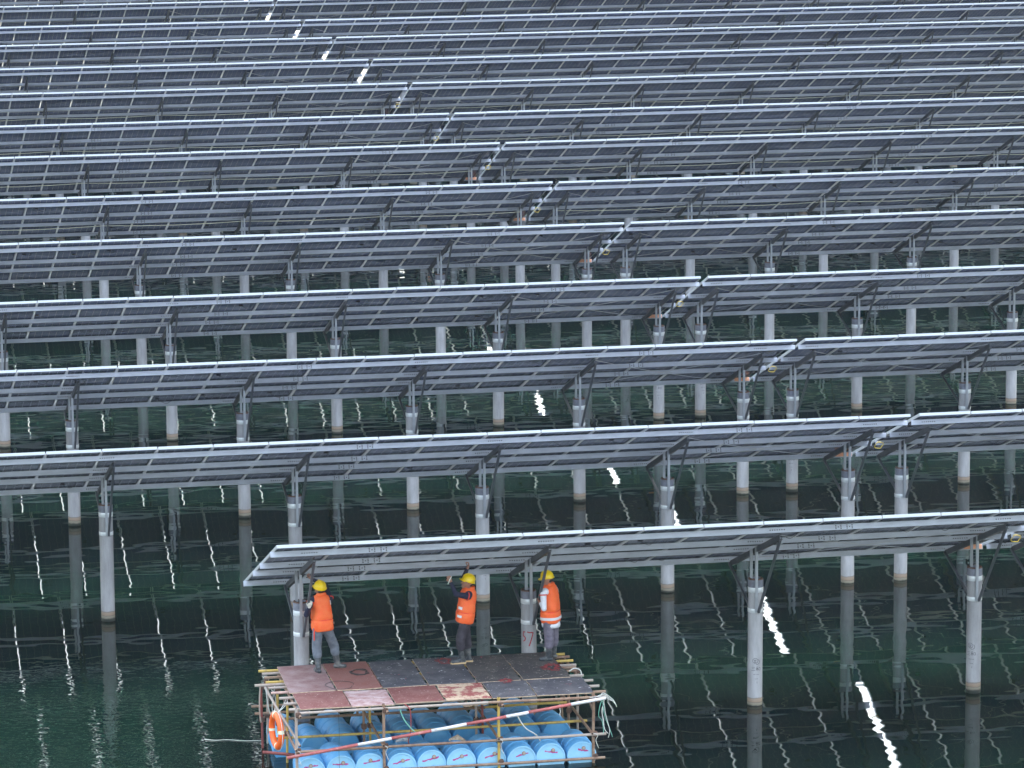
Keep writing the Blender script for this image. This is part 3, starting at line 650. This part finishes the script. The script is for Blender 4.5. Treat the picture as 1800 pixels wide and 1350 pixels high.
M['vest'] = mat('orange_life_vest', (0.94, 0.115, 0.022), 0.65, 0, col2=(0.95, 0.19, 0.05), thr=(0.3, 0.7), vscale=8, bump=0.03, bscale=9)
M['vest_trim'] = mat('red_orange_trim', (0.75, 0.05, 0.03), 0.7)
M['reflect'] = mat('reflective_tape', (0.78, 0.74, 0.76), 0.35, 0.1)
M['helmet'] = mat('yellow_helmet', (0.90, 0.62, 0.008), 0.35, 0, var=0.03, vscale=4)
M['hair'] = mat('black_hair', (0.012, 0.011, 0.012), 0.6)
M['eye'] = mat('dark_eye', (0.02, 0.015, 0.012), 0.3)
M['lips'] = mat('lips', (0.30, 0.10, 0.09), 0.5)

def capsule(mb, a, c, ra, rc):
    a, c = Vector(a), Vector(c); d = c-a; l_ = d.length
    if l_ < 1e-5: d = Vector((0, 0, 1)); c = a+d*1e-4
    d.normalize(); pts = []; rs = []
    for k in (-90, -60, -30, 0):
        pts.append(a+d*ra*math.sin(R(k))); rs.append(max(ra*math.cos(R(k)), 0.0008))
    for k in (0, 30, 60, 90):
        pts.append(c+d*rc*math.sin(R(k))); rs.append(max(rc*math.cos(R(k)), 0.0008))
    o = len(mb.v); kk = 12; s_ = d.cross(Vector((0.31, 0.17, 0.93))); s_.normalize(); t_ = d.cross(s_)
    for p_, r_ in zip(pts, rs):
        for j in range(kk):
            an = 2*math.pi*j/kk; mb.v.append(tuple(p_+(s_*math.cos(an)+t_*math.sin(an))*r_))
    for i in range(7):
        for j in range(kk):
            j2 = (j+1) % kk; mb.f.append((o+i*kk+j, o+i*kk+j2, o+(i+1)*kk+j2, o+(i+1)*kk+j)); mb.m.append(0)
    mb.f.append(tuple(o+j for j in reversed(range(kk)))); mb.f.append(tuple(o+7*kk+j for j in range(kk))); mb.m += [0, 0]
def blend_surface(caps, h, kb):
    """one continuous skin round tapered capsules: smooth-union distance field, then surface nets"""
    lo = np.min([np.minimum(a, c)-max(ra, rc) for a, c, ra, rc in caps], axis=0)-3*h
    hi = np.max([np.maximum(a, c)+max(ra, rc) for a, c, ra, rc in caps], axis=0)+3*h
    N = np.ceil((hi-lo)/h).astype(int)+1
    D = np.full(N, 0.05, np.float32)
    for a, c, ra, rc in caps:
        m_ = max(ra, rc)+0.03
        i0 = np.maximum(((np.minimum(a, c)-m_-lo)/h).astype(int), 0); i1 = np.minimum(((np.maximum(a, c)+m_-lo)/h).astype(int)+2, N)
        g = np.stack(np.meshgrid(*[lo[k]+h*np.arange(i0[k], i1[k]) for k in range(3)], indexing='ij'), -1)
        d = c-a; l2 = max(float(d @ d), 1e-9); t = np.clip(((g-a) @ d)/l2, 0, 1)
        ds = np.linalg.norm(g-a-t[..., None]*d, axis=-1)-(ra+(rc-ra)*t)
        sl_ = tuple(slice(i0[k], i1[k]) for k in range(3)); o = D[sl_]
        kk = kb if max(ra, rc) > 0.02 else 0.003
        q = np.maximum(kk-np.abs(o-ds), 0)/kk
        D[sl_] = np.minimum(o, ds)-q*q*kk*0.25
    ins = D < 0; C = np.array(N)-1
    cnt = np.zeros(C, int); acc = np.zeros((*C, 3)); nc = np.zeros(C)
    cor = [(i, j, k) for i in (0, 1) for j in (0, 1) for k in (0, 1)]
    sub = lambda A, c: A[c[0]:c[0]+C[0], c[1]:c[1]+C[1], c[2]:c[2]+C[2]]
    for c in cor: cnt += sub(ins, c)
    act = (cnt > 0) & (cnt < 8)
    for c1 in cor:
        for ax in range(3):
            if c1[ax]: continue
            c2 = list(c1); c2[ax] = 1
            d1, d2 = sub(D, c1)[act], sub(D, c2)[act]; cr = (d1 < 0) != (d2 < 0)
            t = np.where(cr, d1/np.where(cr, d1-d2, 1), 0)
            p = np.array(c1, float)+np.zeros((len(t), 3)); p[:, ax] += t
            tmp = acc[act]; tmp += p*cr[:, None]; acc[act] = tmp; tn = nc[act]; tn += cr; nc[act] = tn
    ids = np.full(C, -1); ids[act] = np.arange(act.sum())
    V = (acc[act]/nc[act][:, None]+np.argwhere(act))*h+lo
    F_ = []
    for ax in range(3):
        b1, b2 = (ax+1) % 3, (ax+2) % 3
        s0 = [slice(0, None)]*3; s1 = [slice(0, None)]*3; s0[ax] = slice(0, -1); s1[ax] = slice(1, None)
        e0, e1 = ins[tuple(s0)], ins[tuple(s1)]
        for idx in np.argwhere(e0 != e1):
            fl = e0[tuple(idx)]; q = []
            for o1, o2 in ((0, 0), (1, 0), (1, 1), (0, 1)):
                ii = idx.copy(); ii[b1] -= o1; ii[b2] -= o2; q.append(int(ids[tuple(ii)]))
            F_.append(tuple(q) if not fl else tuple(reversed(q)))
    me = bpy.data.meshes.new('body'); me.from_pydata(V.tolist(), [], F_); me.update()
    return me
def person(label, J, facing, look, mats, grips, gloves=(False, False), soles=False, belt_drop=0.0):
    J = {k: Vector(v) for k, v in J.items()}
    base = (J['ankL']+J['ankR'])/2; base.z = DZ
    root = link('person', None, None, base); tag(root, label, 'person')
    f_ = Vector((facing[0], facing[1], 0)).normalized(); lk = Vector(look).normalized(); sL = Vector((0, 0, 1)).cross(f_)
    bones = []   # (a, b, ra, rb, material)
    SK, SH, PA, BO, GL = 0, 1, 2, 3, 4
    hc = (J['hipL']+J['hipR'])/2; neck = J['neck']; ch = hc.lerp(neck, 0.62)
    bones += [(J['hipL'], J['hipR'], 0.095, 0.095, PA), (hc+Vector((0, 0, 0.03)), hc.lerp(neck, 0.35), 0.115, 0.11, SH)]
    for s_ in (-1, 1): bones.append((hc.lerp(neck, 0.25)+sL*0.05*s_, ch+sL*0.06*s_, 0.095, 0.10, SH))
    bones += [(J['shL'].lerp(neck, 0.25), J['shR'].lerp(neck, 0.25), 0.075, 0.075, SH)]
    hd = J['head']; upv = (hd-neck).normalized()
    bones += [(neck-upv*0.04, hd-upv*0.05, 0.056, 0.054, SK)]
    side = lk.cross(Vector((0, 0, 1))).normalized(); hu = side.cross(lk).normalized()
    bones += [(hd+hu*0.035-lk*0.012, hd+hu*0.03+lk*0.015, 0.092, 0.088, SK), (hd-hu*0.02+lk*0.02, hd-hu*0.075+lk*0.045, 0.075, 0.043, SK), (hd+lk*0.09+hu*0.0, hd+lk*0.108-hu*0.03, 0.011, 0.016, SK)]
    for s_ in (-1, 1): bones.append((hd+side*0.085*s_+hu*0.012-lk*0.005, hd+side*0.088*s_-hu*0.028-lk*0.0, 0.016, 0.012, SK))
    for sd_, gi in (('L', 0), ('R', 1)):
        s, e, h = J['sh'+sd_], J['elb'+sd_], J['hand'+sd_]
        HM = GL if gloves[gi] else SK
        bones += [(s, e, 0.062, 0.050, SH), (e, e.lerp(h, 0.80), 0.050, 0.037, SH), (e.lerp(h, 0.74), h, 0.030, 0.027, HM)]
        d = (h-e).normalized(); pn = Vector(grips[gi]); pn = (pn-d*pn.dot(d)).normalized(); ss = d.cross(pn)
        for k in (-1, 0, 1): bones.append((h-d*0.01+ss*0.02*k, h+d*0.055+ss*0.024*k, 0.017, 0.015, HM))
        for k, ln in zip((-1.5, -0.5, 0.5, 1.5), (0.032, 0.038, 0.040, 0.034)):
            a = h+d*0.062+ss*0.0205*k; b1 = a+d*ln*0.9+pn*ln*0.5; b2 = b1+pn*ln*0.95-d*ln*0.15; b3 = b2+pn*ln*0.35-d*ln*0.55
            bones += [(a, b1, 0.0098, 0.0094, HM), (b1, b2, 0.0094, 0.009, HM), (b2, b3, 0.009, 0.008, HM)]
        sg = 1 if gi == 0 else -1
        a = h+d*0.008+ss*0.034*sg; b1 = a+d*0.03+ss*0.022*sg+pn*0.016; b2 = b1+d*0.018+pn*0.026-ss*0.006*sg
        bones += [(a, b1, 0.013, 0.0115, HM), (b1, b2, 0.0115, 0.010, HM)]
        hp, kn, an, to = J['hip'+sd_], J['knee'+sd_], J['ank'+sd_], J['toe'+sd_]
        cut = kn.lerp(an, 0.38)
        bones += [(hp-Vector((0, 0, 0.05)), kn, 0.100, 0.088, PA), (kn, cut, 0.088, 0.086, PA), (kn.lerp(an, 0.35), an, 0.066, 0.052, BO)]
        heel = Vector((an.x, an.y, DZ+0.045)); td = (to-heel); td.z = 0; td.normalize()
        heel = heel-td*0.035; toe = Vector((to.x, to.y, DZ+0.042))
        bones += [(heel, heel.lerp(toe, 0.55), 0.042, 0.046, BO), (heel.lerp(toe, 0.5), toe-td*0.03, 0.046, 0.040, BO), (an, heel.lerp(toe, 0.4)+Vector((0, 0, 0.02)), 0.05, 0.042, BO)]
    me = blend_surface([(np.array(a-base), np.array(c-base), ra, rc) for a, c, ra, rc, mi in bones], 0.0075, 0.011)
    for q in (M['skin'], mats[0], mats[1], M['boot'], M['glove']): me.materials.append(q)
    npz = len(me.polygons); cen = np.empty(npz*3); me.polygons.foreach_get('center', cen); cen = cen.reshape(-1, 3)
    best = np.full(npz, 9.0); bi = np.zeros(npz, int)
    for a, c, ra, rc, mi in bones:
        a = np.array(a-base); d = np.array(c-base)-a; l2 = max(float(d @ d), 1e-9)
        t_ = np.clip(((cen-a) @ d)/l2, 0, 1)
        ds = np.linalg.norm(cen-a-t_[:, None]*d, axis=1)-(ra+(rc-ra)*t_)
        k_ = ds < best; best[k_] = ds[k_]; bi[k_] = mi
    idx = bi.tolist()
    me.polygons.foreach_set('material_index', idx); me.polygons.foreach_set('use_smooth', [True]*len(idx))
    # cloth folds
    nv = len(me.vertices); vc = np.empty(nv*3); me.vertices.foreach_get('co', vc); vn = np.empty(nv*3); me.vertex_normals.foreach_get('vector', vn)
    vc = vc.reshape(-1, 3); vn = vn.reshape(-1, 3)
    for i_ in range(nv):
        q = vc[i_]
        if 0.3 < q[2] < 1.0:
            vc[i_] = q+vn[i_]*(0.009*noise.noise(Vector((q[0]*9, q[1]*9, q[2]*17)))+0.004*noise.noise(Vector((q[0]*22, q[1]*22, q[2]*30))))
    me.vertices.foreach_set('co', vc.ravel()); me.update()
    me.name = 'body'; link('body', me, root)
    if soles:
        for sd_ in 'LR':
            an, to = J['ank'+sd_], J['toe'+sd_]; td = Vector((to.x-an.x, to.y-an.y, 0)).normalized(); pp = td.cross(Vector((0, 0, 1)))
            a_ = Vector((an.x, an.y, DZ+0.013))-td*0.075-base; c_ = Vector((to.x, to.y, DZ+0.013))+td*0.008-base
            sb = MB(); ring = [a_-pp*0.038, a_-td*0.012, a_+pp*0.038, a_.lerp(c_, 0.6)+pp*0.05, c_+pp*0.028, c_+td*0.012, c_-pp*0.028, a_.lerp(c_, 0.6)-pp*0.05]
            for dz_ in (-0.012, 0.018): sb.v += [tuple(q+Vector((0, 0, dz_))) for q in ring]
            sb.f = [tuple(range(8)), tuple(reversed(range(8, 16)))]+[(k, k+8, (k+1) % 8+8, (k+1) % 8) for k in range(8)]; sb.m = [0]*10
            link('boot_sole', sb.mesh('boot_sole', M['sole']), root)
    # face
    for s_ in (-1, 1):
        link('eye', MB().lathe([(0.0002, -0.008), (0.006, -0.006), (0.0085, 0), (0.006, 0.006), (0.0002, 0.008)], 8, mx=Matrix.Translation(hd-base+lk*0.088+side*0.032*s_+hu*0.018)).mesh('eye', M['eye'], True), root)
    link('mouth', MB().tube([hd-base+lk*0.083-hu*0.055+side*0.022*s_+lk*0.006*(1-abs(s_)) for s_ in (-1, 0, 1)], 0.0055, 6).mesh('mouth', M['lips'], True), root)
    # hair at the nape
    mbh = MB(); capsule(mbh, hd-base-lk*0.062+hu*0.0-side*0.028, hd-base-lk*0.062+hu*0.0+side*0.028, 0.042, 0.042); link('hair', mbh.mesh('hair', M['hair'], True), root)
    # helmet
    mx = Matrix(((side.x, lk.x, hu.x, 0), (side.y, lk.y, hu.y, 0), (side.z, lk.z, hu.z, 0), (0, 0, 0, 1)))
    mx = Matrix.Translation(hd-base+hu*0.045) @ mx @ Matrix.Diagonal((1.0, 1.12, 1.0, 1))
    pr = [(0.128, -0.004), (0.130, 0.004), (0.119, 0.008), (0.117, 0.03), (0.108, 0.07), (0.088, 0.105), (0.055, 0.128), (0.02, 0.137), (0.0004, 0.138)]
    hm = MB().lathe(pr, 26, mx=mx); hel = link('helmet', smooth_by_angle(hm.mesh('helmet', M['helmet']), 50), root)
    vis = MB(); o = 0
    for r_, zz_ in ((0.115, 0.010), (0.165, -0.008)):
        for k in range(13): an = R(25+130*k/12); vis.v.append(tuple(mx @ Vector((r_*math.cos(an)*0.97, r_*math.sin(an)*(0.98 if r_ > 0.15 else 1), zz_))))
    for r_, zz_ in ((0.115, 0.004), (0.165, -0.014)):
        for k in range(13): an = R(25+130*k/12); vis.v.append(tuple(mx @ Vector((r_*math.cos(an)*0.97, r_*math.sin(an)*(0.98 if r_ > 0.15 else 1), zz_))))
    for k in range(12): vis.f += [(k, k+1, 14+k, 13+k), (26+k+1, 26+k, 39+k, 39+k+1), (13+k, 14+k, 40+k, 39+k)]; vis.m += [0, 0, 0]
    link('visor', vis.mesh('visor', M['helmet'], True), hel)
    rg = MB().tube([mx @ Vector((0, 0.112*math.cos(R(a)), 0.03+0.112*math.sin(R(a)))) for a in range(20, 165, 12)], 0.012, 6); link('ridge', rg.mesh('ridge', M['helmet'], True), hel)
    # life vest, a padded shell round the trunk
    ax = (neck-hc).normalized(); fx = (f_-ax*f_.dot(ax)).normalized(); sx_ = ax.cross(fx); tl = (neck-hc).length
    rings = [(-0.05, 0.180, 0.150, 0.4), (-0.03, 0.200, 0.172, 0.9), (0.09, 0.208, 0.180, 1), (0.145, 0.206, 0.178, 1), (0.16, 0.186, 0.158, 1), (0.175, 0.198, 0.172, 1), (0.28, 0.192, 0.172, 1), (0.38, 0.182, 0.168, 1), (0.47, 0.174, 0.158, 1), (0.55, 0.166, 0.142, 1), (0.60, 0.148, 0.118, 1), (0.625, 0.10, 0.090, 1)]
    sc = tl/0.60
    def vp(h_, wd, dp, an, off=0.0, pw=0.72):
        cx, sn = math.cos(an), math.sin(an)
        x_ = math.copysign(abs(cx)**pw, cx)*(wd+off); y_ = math.copysign(abs(sn)**pw, sn)*(dp+off)
        return hc-base+ax*(h_*sc)+sx_*x_+fx*y_
    fine = []
    for (ha, wa, da, e_), (hb_, wb, db, e2) in zip(rings, rings[1:]):
        fine.append((ha, wa, da, e_))
        if hb_-ha > 0.05: fine += [(ha+(hb_-ha)*q, wa+(wb-wa)*q, da+(db-da)*q, 1) for q in (0.33, 0.67)]
    fine.append(rings[-1]); K = 48; mb = MB()
    for h_, wd, dp, _ in fine:
        for k in range(K):
            an = 2*math.pi*k/K; p_ = vp(h_-belt_drop*(h_ < 0.05), wd, dp, an)
            p_ = p_+(p_-(hc-base+ax*h_*sc)).normalized()*(0.014*noise.noise(Vector((p_.x*7+base.x, p_.y*7, p_.z*9)))+0.008*noise.noise(Vector((p_.x*17, p_.y*17+base.x, p_.z*24))))
            mb.v.append(tuple(p_))
    for i in range(len(fine)-1):
        for k in range(K): k2 = (k+1) % K; mb.f.append((i*K+k, i*K+k2, (i+1)*K+k2, (i+1)*K+k)); mb.m.append(0)
    mb.f.append(tuple(reversed(range(K)))); mb.m.append(0); mb.f.append(tuple((len(fine)-1)*K+k for k in range(K))); mb.m.append(0)
    vest = link('vest', mb.mesh('vest', M['vest'], True), root)
    cb = MB(); pts = [neck-base-ax*0.015+sx_*0.088*math.cos(R(a))+fx*0.082*math.sin(R(a))+ax*(0.055 if math.sin(R(a)) < 0 else 0.0) for a in range(0, 360, 24)]
    link('collar', cb.tube(pts, 0.030, 7, closed=True).mesh('collar', M['vest'], True), vest)
    def patch(h0, h1, a0, a1, mt, nm, off=0.006):
        q = MB(); n_ = 8 if a1-a0 < 90 else 40
        def ringat(h_):
            for (ha, wa, da, _), (hb_, wb, db, _2) in zip(rings, rings[1:]):
                if ha <= h_ <= hb_: t_ = (h_-ha)/(hb_-ha); return wa+(wb-wa)*t_, da+(db-da)*t_
            return rings[1][1], rings[1][2]
        for hh_ in (h0, h1):
            wd, dp = ringat(hh_)
            for k in range(n_+1): q.v.append(tuple(vp(hh_, wd, dp, R(a0+(a1-a0)*k/n_), off+0.006)))
        for k in range(n_): q.f.append((k, k+1, n_+2+k, n_+1+k)); q.m.append(0)
        link(nm, q.mesh(nm, M[mt]), vest)
    for sd_ in 'LR':
        s0, e0 = J['sh'+sd_], J['elb'+sd_]; d = (e0-s0).normalized(); a_ = d.cross(Vector((0.3, 0.5, 0.8))).normalized(); b_ = d.cross(a_)
        c0 = s0+(e0-s0)*0.06-base
        link('armhole_trim', MB().tube([c0+(a_*math.cos(R(q))+b_*math.sin(R(q)))*0.074 for q in range(0, 360, 24)], 0.011, 5, closed=True).mesh('armhole_trim', M['vest_trim'], True), vest)
    patch(0.152, 0.168, 0, 360, 'vest_trim', 'waist_strap', -0.010)
    return root, vest, patch, dict(hc=hc, base=base, fx=fx, sx=sx_, ax=ax, neck=neck)

w1, v1, patch, F = person('person in orange vest and grey trousers, back turned, holding the brace at the left end', dict(
    hipL=(9.80, 72.24, 2.19), hipR=(10.00, 72.32, 2.17), kneeL=(9.775, 72.27, 1.80), kneeR=(10.14, 72.46, 1.78), ankL=(9.79, 72.14, 1.45), ankR=(10.19, 72.42, 1.45), toeL=(9.74, 72.29, 1.38), toeR=(10.36, 72.40, 1.38),
    neck=(9.88, 72.34, 2.79), shL=(9.69, 72.30, 2.70), shR=(10.06, 72.38, 2.71), head=(9.872, 72.38, 2.905), elbL=(9.585, 72.22, 2.47), handL=(9.625, 72.04, 2.68), elbR=(10.02, 72.62, 2.92), handR=(9.75, 72.66, 3.06)),
    (-0.30, 0.95), (-0.30, 0.92, 0.22), (M['navy'], M['grey_trousers']), ((0.0, 0.9, 0.3), (-0.3, 0.2, 0.9)), (True, False))
patch(0.20, 0.245, 158, 190, 'reflect', 'reflective_patch'); patch(0.06, 0.10, 185, 205, 'reflect', 'reflective_patch'); patch(0.44, 0.52, 222, 236, 'reflect', 'reflective_patch')
q0 = F['hc']-F['base']; link('strap', MB().tube([q0-F['sx']*-0.18+Vector((-0.0, -0.05, 0.02)), q0+F['sx']*0.19+Vector((0, -0.08, -0.10)), q0+F['sx']*0.19+Vector((0.0, -0.08, -0.20))], 0.011, 6).mesh('strap', M['vest_trim']), v1)
w2, v2, patch, F = person('person in orange vest and dark trousers, seen in profile reaching up with both arms', dict(
    hipL=(12.63, 72.22, 2.20), hipR=(12.66, 72.39, 2.19), kneeL=(12.54, 72.20, 1.82), kneeR=(12.70, 72.41, 1.80), ankL=(12.58, 72.26, 1.44), ankR=(12.73, 72.38, 1.44), toeL=(12.37, 72.24, 1.38), toeR=(12.55, 72.42, 1.38),
    neck=(12.74, 72.30, 2.79), shL=(12.69, 72.10, 2.69), shR=(12.73, 72.49, 2.69), head=(12.705, 72.30, 2.905), elbL=(12.44, 72.06, 2.76), handL=(12.35, 72.16, 3.00), elbR=(12.68, 72.60, 2.93), handR=(12.77, 72.62, 3.13)),
    (-1.0, 0.08), (-0.92, 0.05, 0.35), (M['navy'], M['dark_trousers']), ((0.0, 0.8, 0.3), (-0.8, 0.1, 0.2)), soles=True)
patch(0.22, 0.27, 25, 62, 'reflect', 'reflective_patch'); patch(0.06, 0.11, 20, 58, 'reflect', 'reflective_patch')
w3, v3, patch, F = person('person in white sleeves and orange vest gripping the brace by the pile marked 57', dict(
    hipL=(14.24, 72.12, 2.13), hipR=(14.38, 72.28, 2.13), kneeL=(14.25, 72.09, 1.78), kneeR=(14.39, 72.30, 1.77), ankL=(14.24, 72.08, 1.45), ankR=(14.38, 72.30, 1.45), toeL=(14.06, 72.12, 1.38), toeR=(14.26, 72.42, 1.38),
    neck=(14.285, 72.22, 2.79), shL=(14.13, 72.03, 2.68), shR=(14.42, 72.38, 2.69), head=(14.255, 72.24, 2.90), elbL=(14.13, 71.97, 2.41), handL=(14.09, 72.13, 2.49), elbR=(14.34, 72.52, 2.44), handR=(14.19, 72.36, 2.43)),
    (-0.85, 0.52), (-0.85, 0.50, -0.12), (M['white_shirt'], M['mauve_trousers']), ((0.2, 0.3, 0.8), (0.0, 0.0, 0.8)))
patch(0.02, 0.07, 0, 360, 'reflect', 'reflective_patch'); patch(0.46, 0.53, 222, 236, 'reflect', 'reflective_patch')
link('shirt_hem', MB().lathe([(0.178, -0.135), (0.188, -0.09), (0.175, -0.03)], 24, mx=Matrix.Translation(F['hc']-F['base']) @ Matrix.Diagonal((0.98, 0.98, 1, 1))).mesh('shirt_hem', M['white_shirt'], True), w3)
tool = link('marker_stick', MB().tube([(0.035, 0, 0.06), (0, 0, 0), (-0.04, 0, -0.09)], 0.010, 7).mesh('marker_stick', M['white_plastic'], True), None, (12.335, 72.11, 3.04))
tag(tool, 'short white stick in the raised left hand of the middle worker', 'tool')


# ------------------------------------------------------------------ thin daylight haze over the lake
m = bpy.data.materials.new('lake_haze'); m.use_nodes = True; n = m.node_tree.nodes; L = m.node_tree.links
n.remove(n['Principled BSDF'])
pv = n.new('ShaderNodeVolumePrincipled'); pv.inputs['Color'].default_value = (0.80, 0.88, 1.0, 1); pv.inputs['Density'].default_value = 0.00005; pv.inputs['Anisotropy'].default_value = 0.0
L.new(pv.outputs[0], n['Material Output'].inputs['Volume'])
hz = link('haze', MB().box((-120, -30, -2.5), (190, 330, 22.5)).mesh('haze', m)); hz['kind'] = 'stuff'
